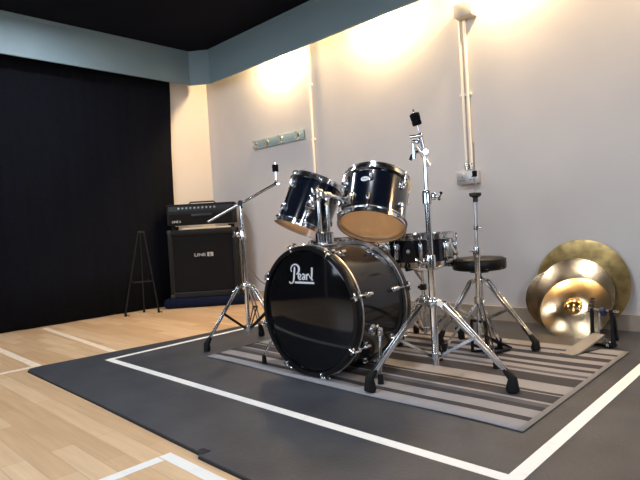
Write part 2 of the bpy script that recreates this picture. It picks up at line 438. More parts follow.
MB().box((-0.003, -0.009, 1.50), (0.085, 0.018, 0.020), bevel=0.003).build('saddle_clip', M['conduit'], t)
t = thing('junction_box', 'small cream box high on the wall above the twin conduits', 'junction box', (3.040, 0, 1.992))
MB().box((0, -0.04, 0.042), (0.125, 0.08, 0.085), bevel=0.003).build('body', M['box'], t)
MB().box((0, -0.083, 0.042), (0.129, 0.006, 0.089), bevel=0.002).build('lid', M['box'], t)
t = thing('wall_socket', 'grey metal double wall socket below the twin conduits', 'wall socket', (2.992, 0, 0.948))
MB().box((0, -0.02, 0), (0.150, 0.04, 0.085), bevel=0.004).build('back_box', M['socket'], t)
fp = MB().box((0, -0.042, 0), (0.155, 0.005, 0.089), bevel=0.002).build('face_plate', M['socket'], t)
for dx in (-0.036, 0.036):
    MB().box((dx + 0.012, -0.046, 0.024), (0.014, 0.006, 0.018), bevel=0.002).build('switch', M['frame_white'], fp)
    h = MB(); h.box((dx, -0.0455, 0.002), (0.006, 0.002, 0.009)); h.box((dx - 0.011, -0.0455, -0.018), (0.008, 0.002, 0.005)); h.box((dx + 0.011, -0.0455, -0.018), (0.008, 0.002, 0.005))
    h.build('pin_holes', M['plastic'], fp)
t = thing('coat_rail', 'pale teal board with four metal coat hooks on the wall', 'coat rail', (1.095, 0, 1.455))
MB().box((0, -0.010, 0.038), (0.69, 0.020, 0.086), bevel=0.005).build('board', M['board'], t)
def hook():
    h = MB()
    h.lathe([(0.001, 0.006), (0.014, 0.005), (0.017, 0.0)], o=(0, -0.020, 0.046), axis=(0, -1, 0), n=16)
    h.box((0, -0.023, 0.032), (0.020, 0.006, 0.055), bevel=0.002)
    h.tube([(0, -0.026, 0.050), (0, -0.048, 0.054), (0, -0.058, 0.062), (0, -0.061, 0.070)], [0.006, 0.005, 0.005, 0.007], n=10)
    h.tube([(0, -0.026, 0.018), (0, -0.034, 0.000), (0, -0.050, -0.006), (0, -0.060, 0.008), (0, -0.061, 0.018)], [0.006, 0.005, 0.005, 0.005, 0.007], n=10)
    return h
h0 = hook().build('hook', M['nickel'], t); h0.location = (-0.305, 0, 0)
for x in (-0.14, 0.06, 0.285): copy_one(h0, t, (x, 0, 0), (0, 0, 0))

# ------------------------------------------------------------------ mats, tape, rug
def rounded(x0, y0, x1, y1, r, n=5):
    pts = []
    for cx_, cy_, a0 in ((x1 - r, y1 - r, 0), (x0 + r, y1 - r, 90), (x0 + r, y0 + r, 180), (x1 - r, y0 + r, 270)):
        for i in range(n + 1):
            a = R(a0 + 90 * i / n); pts.append((cx_ + r * math.cos(a), cy_ + r * math.sin(a)))
    return pts
# thick rubber matting: two sheets that meet at a seam
ma = thing('rubber_mat', 'large dark grey rubber mat under the drum kit', 'mat', (1.6, -2.40, FZ))
ys = [-2.402, -2.412, -2.40, -2.405]
pts = [(1.61, -2.378), (1.578, -2.362), (1.568, -2.30), (1.64, -1.5), (1.665, -0.77), (1.68, -0.03), (3.33, -0.03), (3.33, -2.41), (2.5, -2.39)]
top = MB().prism([(x - 1.6, y + 2.40) for x, y in pts], 0.0, 0.012).build('sheet', M['mat'], ma)
pts = [(3.3303, -0.03), (6.3, -0.03), (6.3, -2.44), (3.3303, -2.425)]
MB().prism([(x - 1.6, y + 2.40) for x, y in pts], 0.0, 0.012).build('sheet', M['mat'], ma)
pts = [(x - 1.6, y + 2.40) for x, y in ((1.607, -2.381), (1.575, -2.364), (1.563, -2.30), (1.635, -1.5), (1.66, -0.77), (1.675, -0.025), (6.303, -0.025), (6.303, -2.443), (3.332, -2.428), (3.332, -2.413), (2.5, -2.393))]
MB().prism(pts, 0.0, 0.006).build('underlay', M['mat_edge'], ma)
# seam tab of the interlocking edge
MB().prism([(1.70, -0.005), (1.70, 0.012), (1.738, 0.016), (1.738, -0.018), (1.715, -0.022)], 0.0124, 0.0134).build('seam_tab', M['mat_edge'], ma)

def strip(name, p, q, wd, z, m, label):
    p, q = V((*p, 0)), V((*q, 0)); d = (q - p).normalized(); n = V((-d.y, d.x, 0)) * wd / 2
    e = MB().prism([tuple((v)[:2]) for v in (p - n, q - n, q + n, p + n)], z, z + 0.0006).build(name, m)
    return tag(e, label, 'floor tape')
strip('floor_tape', (1.775, -2.012), (4.165, -2.012), 0.040, 0.0003, M['tape'], 'white tape line along the front of the mat, before the bass drum')
strip('floor_tape', (4.146, -2.03), (4.146, -0.02), 0.042, 0.0007, M['tape'], 'white tape line running back along the mat right of the striped rug')
strip('floor_tape', (1.79, -2.012), (1.75, -0.04), 0.036, 0.0007, M['tape'], 'white tape line running back along the left side of the mat')
strip('floor_tape', (3.215, -2.475), (7.2, -2.475), 0.040, FZ + 0.0002, M['tape'], 'white tape line on the wood floor, running beside the mat edge')
strip('floor_tape', (3.235, -2.50), (3.235, -5.0), 0.040, FZ + 0.0006, M['tape'], 'white tape line on the wood floor, running away from the mat corner')
strip('floor_tape', (0.12, -2.28), (1.60, -2.30), 0.045, FZ + 0.0002, M['old_tape'], 'faint worn line on the wood floor left of the mat corner')
strip('floor_tape', (0.12, -1.80), (1.62, -1.88), 0.045, FZ + 0.0002, M['old_tape'], 'faint worn line on the wood floor below the black easel')
strip('floor_tape', (1.50, -2.32), (1.46, -4.2), 0.045, FZ + 0.0002, M['old_tape'], 'faint worn line on the wood floor running from the mat corner to the left')

RX, RY = 2.255, -1.71
mb = MB(); nx, ny = 36, 24
g = []
for j in range(ny + 1):
    row = []
    for i in range(nx + 1):
        x = 1.785 * i / nx; y = 1.18 * j / ny
        wv = 0.012 * math.sin(x * 5.0) * (1 - y / 1.18) * (1 if j == 0 else .6) + (0.06 * (1 - x / 1.785)) * (1 - y / 1.18)
        row.append(mb.bm.verts.new((x - 0.02 * (1 - x / 1.785) * math.sin(y * 3), y + wv * 0.6, 0.0012 + 0.005 + 0.001 * math.sin(x * 9 + y * 4))))
    g.append(row)
for j in range(ny):
    for i in range(nx): mb.bm.faces.new((g[j][i], g[j][i + 1], g[j + 1][i + 1], g[j + 1][i]))
rug = tag(mb.build('striped_rug', M['rug'], angle=60), 'grey and charcoal striped flat rug under the drum kit', 'rug')
rug.location = (RX, RY, 0)
sm = rug.modifiers.new('thick', 'SOLIDIFY'); sm.thickness = 0.004; sm.offset = -1
RZ = 0.0065          # top of the rug

# ------------------------------------------------------------------ drums
def hoop_prof(r, up=1, h=0.022):
    """triple-flanged metal hoop around a drum edge at height 0, rising by h along up"""
    return [(r + 0.004, -0.010 * up), (r + 0.013, -0.009 * up), (r + 0.013, -0.006 * up), (r + 0.006, -0.005 * up), (r + 0.006, (h - .006) * up),
            (r + 0.011, (h - .003) * up), (r + 0.011, h * up), (r + 0.003, h * up), (r + 0.002, -0.008 * up)]
def lug_mesh(kind, H):
    """lug on the shell at radius 0 pointing +x, its rod running to a hoop at +z"""
    l = MB()
    if kind == 'small':
        l.box((0.004, 0, 0), (0.008, 0.018, 0.040), bevel=0.003)
        l.tube([(0.010, 0, -0.014), (0.018, 0, 0.0), (0.016, 0, 0.018)], [0.007, 0.009, 0.008], n=12)
    else:
        l.box((0.003, 0, 0), (0.006, 0.020, 0.085), bevel=0.0025)
        l.tube([(0.013, 0, -0.044), (0.014, 0, -0.03), (0.012, 0, 0), (0.014, 0, 0.03), (0.013, 0, 0.044)], [0.005, 0.009, 0.0065, 0.009, 0.005], n=12)
    return l
def rod_mesh(L):
    r = MB().cyl((0.016, 0, 0.01), (0.016, 0, L), 0.003, n=8)
    r.box((0.016, 0, L - 0.004), (0.010, 0.018, 0.012), bevel=0.002)
    r.cyl((0.016, 0, L), (0.016, 0, L + 0.012), 0.0052, n=6)
    return r
def make_drum(t, r, h, nlug, a0, top_head, bot_head, lug_z=0.058, double=False):
    MB().lathe([(r - 0.006, -h / 2), (r, -h / 2 + 0.004), (r, h / 2 - 0.004), (r - 0.006, h / 2), (r - 0.012, h / 2 - 0.01), (r - 0.012, -h / 2 + 0.01)], closed=True, n=72).build('shell', M['navy'], t)
    sh = [c for c in bpy.data.objects if c.parent == t and c.name.startswith('shell')][0]
    sh.data.materials.append(M['maple'])
    for p in sh.data.polygons:
        if V((p.center.x, p.center.y, 0)).dot(p.normal) < -1e-4: p.material_index = 1
    MB().lathe([(0, h / 2 + 0.004), (r - 0.01, h / 2 + 0.004), (r + 0.003, h / 2 + 0.001), (r + 0.003, h / 2 - 0.006)], n=72).build('batter_head', top_head, t, angle=60)
    MB().lathe([(0, -h / 2 - 0.004), (r - 0.01, -h / 2 - 0.004), (r + 0.003, -h / 2 - 0.001), (r + 0.003, -h / 2 + 0.006)], n=72).build('resonant_head', bot_head, t, angle=60)
    MB().lathe(hoop_prof(r), o=(0, 0, h / 2), closed=True, n=72).build('hoop', M['chrome'], t)
    MB().lathe(hoop_prof(r, -1), o=(0, 0, -h / 2), closed=True, n=72).build('hoop', M['chrome'], t)
    first = None
    for s in (1, -1):
        for i in range(nlug):
            a = R(a0 + 360 * i / nlug)
            if double and s < 0: 
                continue
            zz = 0 if double else s * (h / 2 - lug_z)
            if first is None:
                first = lug_mesh('long' if double else 'small', h).build('lug', M['chrome'], t)
                L = (h / 2 - zz)
                rod_mesh(L + 0.004).build('tension_rod', M['chrome'], first)
                if double: 
                    rr = rod_mesh(L + 0.004).build('tension_rod', M['chrome'], first); rr.rotation_euler = (PI, 0, 0)
                o = first
            else: o = copy_tree(first, t)
            o.location = (r * math.cos(a), r * math.sin(a), zz)
            o.rotation_euler = (0 if s > 0 else PI, 0, a if s > 0 else a)
            if s < 0: o.rotation_euler = (Matrix.Rotation(a, 3, 'Z') @ Matrix.Rotation(PI, 3, 'X')).to_euler()
def badge(t, r, a, z, sx=0.022, sz=0.014):
    a = R(a); mb = MB()
    mb.lathe([(0.001, 0.0022), (0.95, 0.002), (1.0, 0.0)], n=28)
    mb.xf(Matrix.Diagonal((sx, sz, 1, 1)))
    rot = Matrix((V((-math.sin(a), math.cos(a), 0)), V((0, 0, 1)), V((math.cos(a), math.sin(a), 0)))).transposed().to_4x4()
    rot.translation = V((r * math.cos(a), r * math.sin(a), z)) 
    mb.xf(rot)
    b = mb.build('badge', M['badge'], t)
    e = text_mesh('Pearl', sx * 0.62, 0.0003); e.xf(Matrix.Translation((-sx * .62, -sz * .25, 0.0023)))
    e.xf(rot); e.build('badge_lettering', M['print_dark'], b)

def axis_rot(a):
    return V((0, 0, 1)).rotation_difference(V(a).normalized())

# rack toms: things whose origin is the drum centre
TA = V((-0.162, 0.463, 0.871)).normalized(); TC = V((3.053, -1.131, 0.781))
t = thing('rack_tom', 'larger navy rack tom on the right, tilted to show its amber lower head', 'drum', TC, axis_rot(TA))
make_drum(t, 0.165, 0.234, 6, 0, M['white_head'], M['amber_head'])
tomR = t
LA = V((0.16, 0.40, 0.90)).normalized(); LC = V((2.645, -1.195, 0.797))
t = thing('rack_tom', 'smaller navy rack tom on the left, tilted, behind the chrome mounting posts', 'drum', LC, axis_rot(LA))
make_drum(t, 0.146, 0.250, 6, 20, M['white_head'], M['amber_head'])
tomL = t
# the badge sits where the drum faces the camera
def facing_deg(t_, c, target):
    q = t_.rotation_quaternion.inverted() @ (V(target) - V(c)); return math.degrees(math.atan2(q.y, q.x))
camp = (4.763, -3.302, 0.68)
badge(tomR, 0.165, facing_deg(tomR, TC, camp) - 22, 0.045)
# snare
SC = V((3.08, -0.77, 0.518))
t = thing('snare_drum', 'shallow navy snare drum on its stand behind the tall cymbal stand', 'drum', SC)
make_drum(t, 0.178, 0.135, 8, -57, M['white_head'], M['white_head'], double=True)
badge(t, 0.178, -79, 0.0, 0.010, 0.010)
st = MB(); a = R(20)
st.box((0.193, 0, 0.0), (0.026, 0.034, 0.075), Matrix.Identity(3), 0.005); st.bar((0.21, 0, 0.03), (0.235, 0, -0.02), 0.012, 0.005); st.box((0.198, 0.0, -0.06), (0.016, 0.026, 0.02), bevel=0.003)
st.cyl((0.205, 0, 0.03), (0.205, 0, 0.055), 0.007, n=10)
st.xf(Matrix.Rotation(R(-8), 4, 'Z')).build('strainer', M['chrome_dull'], t)
# snare wires
st = MB()
for k in range(-8, 9): st.cyl((-0.16, k * 0.0025, -0.0755), (0.16, k * 0.0025, -0.0755), 0.0007, n=5)
st.build('snare_wires', M['chrome_dull'], t)

# floor tom behind the bass drum
t = thing('floor_tom', 'navy floor tom standing on three legs behind the bass drum', 'drum', (2.595, -0.875, 0.39))
make_drum(t, 0.195, 0.38, 8, 10, M['white_head'], M['amber_head'], lug_z=0.07)
for i, a in enumerate((95, 215, 335)):
    a = R(a); c, s = math.cos(a), math.sin(a)
    br = MB().box((0.205 * c, 0.205 * s, -0.02), (0.03, 0.03, 0.045), Matrix.Rotation(a, 3, 'Z'), 0.006)
    br.build('leg_bracket', M['chrome'], t)
    lg = MB().tube([(0.215 * c, 0.215 * s, 0.08), (0.215 * c, 0.215 * s, -0.20), (0.235 * c, 0.235 * s, -0.24), (0.235 * c, 0.235 * s, -0.365)], 0.0048, n=10).build('leg', M['chrome'], t)
    MB().lathe([(0.001, -0.39), (0.012, -0.388), (0.012, -0.360), (0.007, -0.352)], o=(0.235 * c, 0.235 * s, 0.0065), n=14).build('rubber_foot', M['rubber'], lg)

# ------------------------------------------------------------------ bass drum: local y runs from the front head (0) to the back
BR = 0.278; BD = 0.392; BH = 0.302
YAW = -0.02
BC = V((3.047, -1.655, RZ))
t = thing('bass_drum', 'large black bass drum lying on its side on the striped rug', 'drum', BC, Matrix.Rotation(0.015, 3, 'Z').to_quaternion())
bass = t
AY = (0, 1, 0)
o = V((0, 0, BH - 0.004))
MB().lathe([(BR - 0.008, 0.012), (BR, 0.016), (BR, BD - 0.016), (BR - 0.008, BD - 0.012), (BR - 0.014, BD - 0.03), (BR - 0.014, 0.03)], o=o, axis=AY, n=96, closed=True).build('shell', M['bass_shell'], t)
hd = MB().lathe([(0, 0.010), (BR - 0.018, 0.010), (BR - 0.006, 0.014)], o=o, axis=AY, n=96).build('front_head', M['bass_head'], t, angle=60)
MB().lathe([(0, BD - 0.010), (BR - 0.018, BD - 0.010), (BR - 0.006, BD - 0.014)], o=o, axis=AY, n=96).build('batter_head', M['white_head'], t, angle=60)
for y0_, s in ((0.0, 1), (BD, -1)):
    MB().lathe([(BR - 0.004, y0_), (BR + 0.014, y0_), (BR + 0.016, y0_ + s * 0.003), (BR + 0.016, y0_ + s * 0.036), (BR + 0.013, y0_ + s * 0.040), (BR + 0.003, y0_ + s * 0.040), (BR - 0.004, y0_ + s * 0.010)], o=o, axis=AY, n=96, closed=True).build('hoop', M['hoop_black'], t)
    MB().lathe([(BR + 0.002, y0_ + s * 0.034), (BR + 0.018, y0_ + s * 0.035), (BR + 0.0185, y0_ + s * 0.0425), (BR + 0.002, y0_ + s * 0.0425)], o=o, axis=AY, n=96, closed=True).build('hoop_rim', M['chrome_dull'], t)
# claws + rods + lugs; angle from horizontal, seen from the front (x right)
def lug_bass():
    l = MB()
    l.box((0.004, 0, 0), (0.008, 0.030, 0.022), bevel=0.003)
    l.tube([(0.014, -0.020, 0), (0.020, -0.012, 0), (0.020, 0.012, 0), (0.014, 0.020, 0)], [0.006, 0.010, 0.010, 0.006], n=12)
    return l
def claw_bass():
    c = MB()
    c.tube([(0.022, 0, 0), (0.022, -0.045, 0), (0.024, -0.085, 0)], 0.0032, n=8)
    c.tube([(0.030, -0.060, 0), (0.031, -0.082, 0), (0.026, -0.100, 0), (0.006, -0.103, 0), (-0.002, -0.100, 0)], [0.007, 0.008, 0.007, 0.006, 0.005], n=10, flat=0.8)
    c.box((0.022, -0.101, 0), (0.010, 0.008, 0.036), bevel=0.003)
    c.tube([(0.030, -0.080, -0.022), (0.030, -0.080, 0.022)], [0.0045, 0.0045], n=8)
    return c
lug0 = claw0 = None
for a in [15 + 45 * k for k in range(8)]:
    for s in (1, -1):
        ra = R(a)
        base = Matrix.Translation(o) @ Matrix.Rotation(-ra, 4, 'Y') @ Matrix.Translation((BR, 0, 0))
        # centre of the lug
        yy = 0.098 if s > 0 else BD - 0.098
        mm = base @ Matrix.Translation((0, yy, 0)) @ (Matrix.Identity(4) if s > 0 else Matrix.Rotation(PI, 4, 'X'))
        if lug0 is None:
            lug0 = lug_bass().build('lug', M['chrome'], t); l = lug0
            claw0 = claw_bass().build('claw', M['chrome'], l)
        else: l = copy_tree(lug0, t)
        l.matrix_local = mm
# spurs
for s in (1, -1):
    p0 = V((s * (BR - 0.008), 0.105, BH - 0.085)); p1 = V((s * 0.29, 0.10, BH - 0.085)); p2 = V((s * 0.335, 0.02 if s < 0 else 0.10, 0.030))
    sb = MB(); sb.lathe([(0.001, 0.012), (0.024, 0.010), (0.027, 0.0)], o=(s * 0.262, 0.125, BH - 0.085), axis=(s, 0, 0), n=20)
    sb.cyl((s * 0.258, 0.125, BH - 0.085), (s * 0.305, 0.125, BH - 0.085), 0.013, n=14)
    sb.box((s * 0.305, 0.125, BH - 0.09), (0.026, 0.026, 0.040), bevel=0.006)
    sb.tube([(s * 0.312, 0.110, BH - 0.07), (s * 0.33, 0.085, BH - 0.055), (s * 0.333, 0.07, BH - 0.06)], [0.006, 0.005, 0.006], n=8)
    sb.build('spur_bracket', M['chrome'], t)
    f0 = V((s * 0.308, 0.125, BH - 0.07)); f1 = V((s * (0.325 if s > 0 else 0.385), 0.09 if s > 0 else 0.06, 0.030))
    sp = MB().cyl(f0, f1, 0.0075, 0.0065, n=12)
    sp = sp.build('spur', M['chrome'], t)
    MB().cyl(f1 + V((0, 0, 0.012)), V((f1.x, f1.y, 0.001)), 0.010, 0.013, n=14).build('rubber_foot', M['rubber'], sp)
# lettering on the head: brush-script capital with plain letters and an underline
def ribbon(mb, pts, ws, z=0.0):
    n = len(pts); A = []; B = []
    for i, (x, y) in enumerate(pts):
        x0, y0_ = pts[max(0, i - 1)]; x1, y1_ = pts[min(n - 1, i + 1)]
        d = V((x1 - x0, y1_ - y0_)).normalized(); nn = V((-d.y, d.x)) * ws[i] / 2
        A.append(mb.bm.verts.new((x + nn.x, y + nn.y, z))); B.append(mb.bm.verts.new((x - nn.x, y - nn.y, z)))
    for i in range(n - 1): mb.bm.faces.new((A[i], A[i + 1], B[i + 1], B[i]))
def smooth(ctrl, k=8):
    out = []; P_ = [ctrl[0]] + list(ctrl) + [ctrl[-1]]
    for i in range(1, len(P_) - 2):
        for j in range(k):
            u = j / k; p0, p1, p2, p3 = [V(p) for p in P_[i - 1:i + 3]]
            out.append(0.5 * ((2 * p1) + (-p0 + p2) * u + (2 * p0 - 5 * p1 + 4 * p2 - p3) * u * u + (-p0 + 3 * p1 - 3 * p2 + p3) * u ** 3))
    out.append(V(ctrl[-1])); return out
lg = MB()
# units: 1 = letter height; control points are (x, y, width)
def stroke(c):
    s_ = smooth([V(p) for p in c]); ribbon(lg, [(p.x, p.y) for p in s_], [p.z for p in s_])
stroke([(0.44, 1.10, .13), (0.42, 0.85, .17), (0.36, 0.45, .17), (0.30, 0.05, .16), (0.20, -0.22, .12), (0.02, -0.34, .09), (-0.12, -0.28, .12), (-0.17, -0.16, .10)])
stroke([(0.12, 0.66, .09), (0.06, 0.88, .10), (0.16, 1.14, .11), (0.42, 1.30, .12), (0.70, 1.26, .16), (0.86, 1.05, .19), (0.86, 0.80, .19), (0.74, 0.56, .15), (0.58, 0.46, .10)])
LX = 0.78
# e
stroke([(0.84, 0.20, .10), (1.00, 0.26, .09), (1.02, 0.40, .12), (0.90, 0.48, .12), (0.79, 0.36, .15), (0.80, 0.14, .15), (0.92, 0.02, .12), (1.06, 0.09, .08)])
# a
stroke([(1.16, 0.42, .12), (1.28, 0.49, .12), (1.39, 0.40, .14), (1.39, 0.20, .15), (1.40, 0.02, .14)])
stroke([(1.38, 0.26, .10), (1.22, 0.22, .12), (1.17, 0.10, .12), (1.26, 0.02, .10), (1.38, 0.10, .09)])
# r
stroke([(1.58, 0.50, .14), (1.58, 0.0, .14)])
stroke([(1.62, 0.34, .09), (1.72, 0.48, .12), (1.84, 0.46, .12)])
# l
stroke([(2.16, 1.06, .17), (2.12, 0.6, .17), (2.06, 0.16, .16), (2.10, 0.02, .11), (2.22, 0.04, .07)])
stroke([(1.84, 0.42, .08), (1.92, 0.2, .08), (2.04, 0.1, .10)])
# underline
ribbon(lg, [(0.38, -0.24), (2.30, -0.24)], [.17, .17])
LS = 0.056
lg.xf(Matrix.Translation((-0.098, 0, 0.136)) @ Matrix.Rotation(R(90), 4, 'X') @ Matrix.Diagonal((LS * 1.15, LS * 0.95, LS, 1)))
lt = lg.build('head_lettering', M['silver_print'], t)
lt.location = (0, 0.0090, BH)

# ------------------------------------------------------------------ stand helpers (built in world coordinates relative to the stand's base)
def tripod(t, c, zt, feet, zh, zb=None, wd=0.020, rub=0.05, double=True, tube_m=None, brace_m=None, leg_m=None, foot_top=0.055, rr=0.016):
    """c = centre (x, y); legs run from the collar at zt to the feet; braces run to the hub at zh"""
    leg_m = leg_m or M['chrome']; brace_m = brace_m or M['chrome']
    for fx, fy in feet:
        f = V((fx, fy, 0)); h = V((fx, fy, 0)).normalized(); side = V((-h.y, h.x, 0))
        p0 = h * 0.030 + V((0, 0, zt)); pk = h * 0.055 + V((0, 0, zt - 0.006)); p1 = f + V((0, 0, foot_top * 0.8))
        lb = MB()
        if double:
            for s in (1, -1):
                lb.bar(p0 + side * s * 0.013, pk + side * s * 0.013, 0.006, wd * 0.8, side)
                lb.bar(pk + side * s * 0.013 , p1 + side * s * 0.006, 0.005, wd * 0.75, side, 0.0015)
            lb.cyl(pk - side * 0.014, pk + side * 0.014, 0.007, n=10)
        else:
            lb.tube([p0, pk, p1], [0.009, 0.010, 0.008], n=12)
        l = lb.build('leg', leg_m, t)
        d = (p1 - pk).normalized()
        rf = MB()
        rf.tube([p1 - d * 0.035, p1 - d * 0.02, p1 + d * 0.008, V((fx, fy, 0.014)) + h * 0.004, V((fx, fy, 0.0012)) + h * 0.008],
                [0.011, 0.014, 0.018, rr + .005, rr + .003], n=14)
        # cut flush with the floor
        for v in rf.bm.verts: v.co.z = max(v.co.z, 0.0)
        rf.build('rubber_foot', M['rubber'], l)
        # brace from a point part way down the leg to the hub
        k = 0.48; q = pk.lerp(p1, k); hb = h * 0.022 + V((0, 0, zh))
        bb = MB()
        for s in (1, -1): bb.bar(q + side * s * 0.012, hb + side * s * 0.006, 0.003, 0.012, side)
        bb.cyl(q - side * 0.017, q + side * 0.017, 0.006, n=10)
        bb.build('leg_brace', brace_m, t)
    cb = MB().lathe([(0.012, zt - 0.022), (0.021, zt - 0.020), (0.023, zt - 0.005), (0.023, zt + 0.010), (0.017, zt + 0.020), (0.012, zt + 0.020)], closed=True, n=20)
    for fx, fy in feet:
        h = V((fx, fy, 0)).normalized(); cb.box(h * 0.028 + V((0, 0, zt)), (0.03, 0.016, 0.022), Matrix.Rotation(math.atan2(h.y, h.x), 3, 'Z'), 0.003)
    cb.build('leg_collar', M['chrome'], t)
    hb = MB().lathe([(0.011, zh - 0.012), (0.021, zh - 0.012), (0.021, zh + 0.012), (0.011, zh + 0.012)], closed=True, n=20)
    for fx, fy in feet:
        h = V((fx, fy, 0)).normalized(); hb.box(h * 0.022 + V((0, 0, zh)), (0.018, 0.010, 0.018), Matrix.Rotation(math.atan2(h.y, h.x), 3, 'Z'), 0.002)
    hb.build('brace_hub', M['chrome'], t)
def joint(t, z, lower_r, upper_r, dirv, parent=None):
    d = V(dirv).normalized()
    j = MB().lathe([(upper_r, z + 0.028), (upper_r + 0.007, z + 0.026), (lower_r + 0.007, z + 0.012), (lower_r + 0.007, z - 0.028), (lower_r, z - 0.032)], n=20)
    j.box(d * (lower_r + 0.012) + V((0, 0, z)), (0.022, 0.014, 0.030), Matrix.Rotation(math.atan2(d.y, d.x), 3, 'Z'), 0.003)
    jo = j.build('height_clamp', M['chrome'], t)
    s = V((-d.y, d.x, 0)); c = d * (lower_r + 0.020) + V((0, 0, z))
    wn = MB().cyl(c, c + d * 0.022, 0.006, n=12)
    wn.tube([c + d * 0.022 - s * 0.020 + V((0, 0, 0.012)), c + d * 0.018, c + d * 0.022 + s * 0.020 + V((0, 0, -0.012))], [0.007, 0.006, 0.007], n=8)
    wn.build('wing_screw', M['chrome'], jo)

right = V((0.716, 0.696, 0)); toward = V((0.698, -0.716, 0)).normalized()
# --- tall straight cymbal stand in front of the bass drum
SX, SY = 3.537, -1.392
t = thing('cymbal_stand', 'tall straight chrome cymbal stand with large rubber feet, in front', 'cymbal stand', (SX, SY, RZ))
ft_ = [(3.402 - SX, -1.662 - SY), (3.853 - SX, -1.374 - SY), (3.37 - SX, -1.115 - SY)]
tripod(t, None, 0.330, ft_, 0.105, wd=0.026, foot_top=0.075, rr=0.021)
MB().cyl((0, 0, 0.065), (0, 0, 0.500), 0.0145, n=20).build('lower_tube', M['chrome'], t)
MB().cyl((0, 0, 0.480), (0, 0, 0.780), 0.0125, n=20).build('middle_tube', M['chrome'], t)
joint(t, 0.500, 0.0145, 0.0125, right * -1 + toward * .4)
MB().cyl((0, 0, 0.760), (0, 0, 0.965), 0.0095, n=18).build('upper_tube', M['chrome'], t)
joint(t, 0.770, 0.0125, 0.0095, right)
# boom tilter at the top, leaning to the left, with the short arm pointing down right
tl = MB()
c0 = V((0, 0, 0.955))
tl.box(c0, (0.028, 0.024, 0.034), bevel=0.006)
tl.cyl(c0 - toward * 0.020, c0 + toward * 0.020, 0.011, n=20)
tl.cyl(c0 + right * 0.02 + V((0, 0, -0.055)), c0 - right * 0.03 + V((0, 0, 0.025)), 0.009, n=14)
tl.cyl(c0 - right * 0.045 + V((0, 0, -0.025)), c0 - right * 0.045 + V((0, 0, 0.05)), 0.008, n=12)
tl.box(c0 - right * 0.035 + V((0, 0, 0.045)), (0.03, 0.02, 0.018), Matrix.Rotation(R(44), 3, 'Z'), 0.004)
tl.tube([c0 - right * 0.02 + V((0, 0, 0.01)), c0 - right * 0.055 + V((0, 0, -0.012)), c0 - right * 0.060 + V((0, 0, -0.03))], [0.006, 0.006, 0.008], n=8)
tl = tl.build('tilter', M['chrome'], t)
c1 = c0 + V((0, 0, 0.070)) - right * 0.014
tt = MB().sphere(c1, 0.012, n=16)
tt.cyl(c0, c1, 0.009, n=12)
tt.cyl(c1, c1 - right * 0.045 + V((0, 0, -0.004)), 0.0075, n=12)
tt.build('ratchet', M['chrome'], tl)
c2 = c1 - right * 0.022 + V((0, 0, 0.098))
MB().cyl(c1, c2, 0.0035, n=10).build('cymbal_rod', M['chrome'], t)
dr = (c2 - c1).normalized()
MB().lathe([(0.001, -0.052), (0.019, -0.050), (0.020, -0.034), (0.017, -0.032), (0.020, -0.028), (0.021, -0.004), (0.016, 0.0), (0.001, 0.002)], o=c2 - dr * .005, axis=dr, n=20).build('cymbal_felt', M['felt'], t)
MB().cyl(c2 - dr * 0.004, c2 + dr * 0.012, 0.0035, n=8).build('wing_nut', M['chrome'], t)

# --- boom cymbal stand on the left
BX, BY = 2.19, -1.325
t = thing('boom_cymbal_stand', 'chrome boom cymbal stand between the amplifier and the bass drum', 'cymbal stand', (BX, BY, 0.001))
tripod(t, None, 0.350, [(2.135 - BX, -1.585 - BY), (2.09 - BX, -1.150 - BY), (0.26, 0.05)], 0.095, wd=0.018, foot_top=0.06, rr=0.016, brace_m=M['black_metal'])
MB().cyl((0, 0, 0.06), (0, 0, 0.50), 0.0125, n=18).build('lower_tube', M['chrome'], t)
MB().cyl((0, 0, 0.48), (0, 0, 0.84), 0.0100, n=18).build('upper_tube', M['chrome'], t)
joint(t, 0.660, 0.0125, 0.010, right * -1)
pv = V((0, 0, 0.845))
tl = MB().box(pv, (0.026, 0.022, 0.040), Matrix.Rotation(R(44), 3, 'Z'), 0.006)
tl.cyl(pv - toward * 0.02, pv + toward * 0.028, 0.016, n=18)
tl.cyl(pv + toward * 0.02 - V((0, 0, 0.0)), pv + toward * 0.024 + V((0, 0, -0.03)) + right * 0.012, 0.006, n=10)
tl.build('tilter', M['chrome'], t)
bd = (right * 0.222 + V((0, 0, 0.108))).normalized()
b0 = pv - bd * 0.225 - toward * 0.0; b1 = pv + bd * 0.245
MB().cyl(pv - bd * 0.02, b1, 0.0085, n=16).build('boom_arm', M['chrome'], t)
MB().cyl(b0, pv, 0.0065, n=14).build('boom_tail', M['chrome_dull'], t)
e = MB().sphere(b1, 0.014, n=14); e.cyl(b1 - toward * 0.016, b1 + toward * 0.018, 0.012, n=16); e.cyl(b1, b1 + V((0, 0, 0.022)) + right * 0.006, 0.008, n=12)
e.tube([b1 + toward * .012, b1 + right * 0.018 + toward * .012 + V((0, 0, -0.008))], [0.006, 0.007], n=8)
e.build('ratchet', M['chrome'], t)
MB().cyl(b1, b1 + V((0.001, 0.001, 0.125)), 0.0035, n=10).build('cymbal_rod', M['chrome'], t)
MB().lathe([(0.001, 0.070), (0.018, 0.071), (0.019, 0.088), (0.0165, 0.090), (0.019, 0.092), (0.019, 0.112), (0.001, 0.114)], o=b1, n=20).build('cymbal_felt', M['felt'], t)

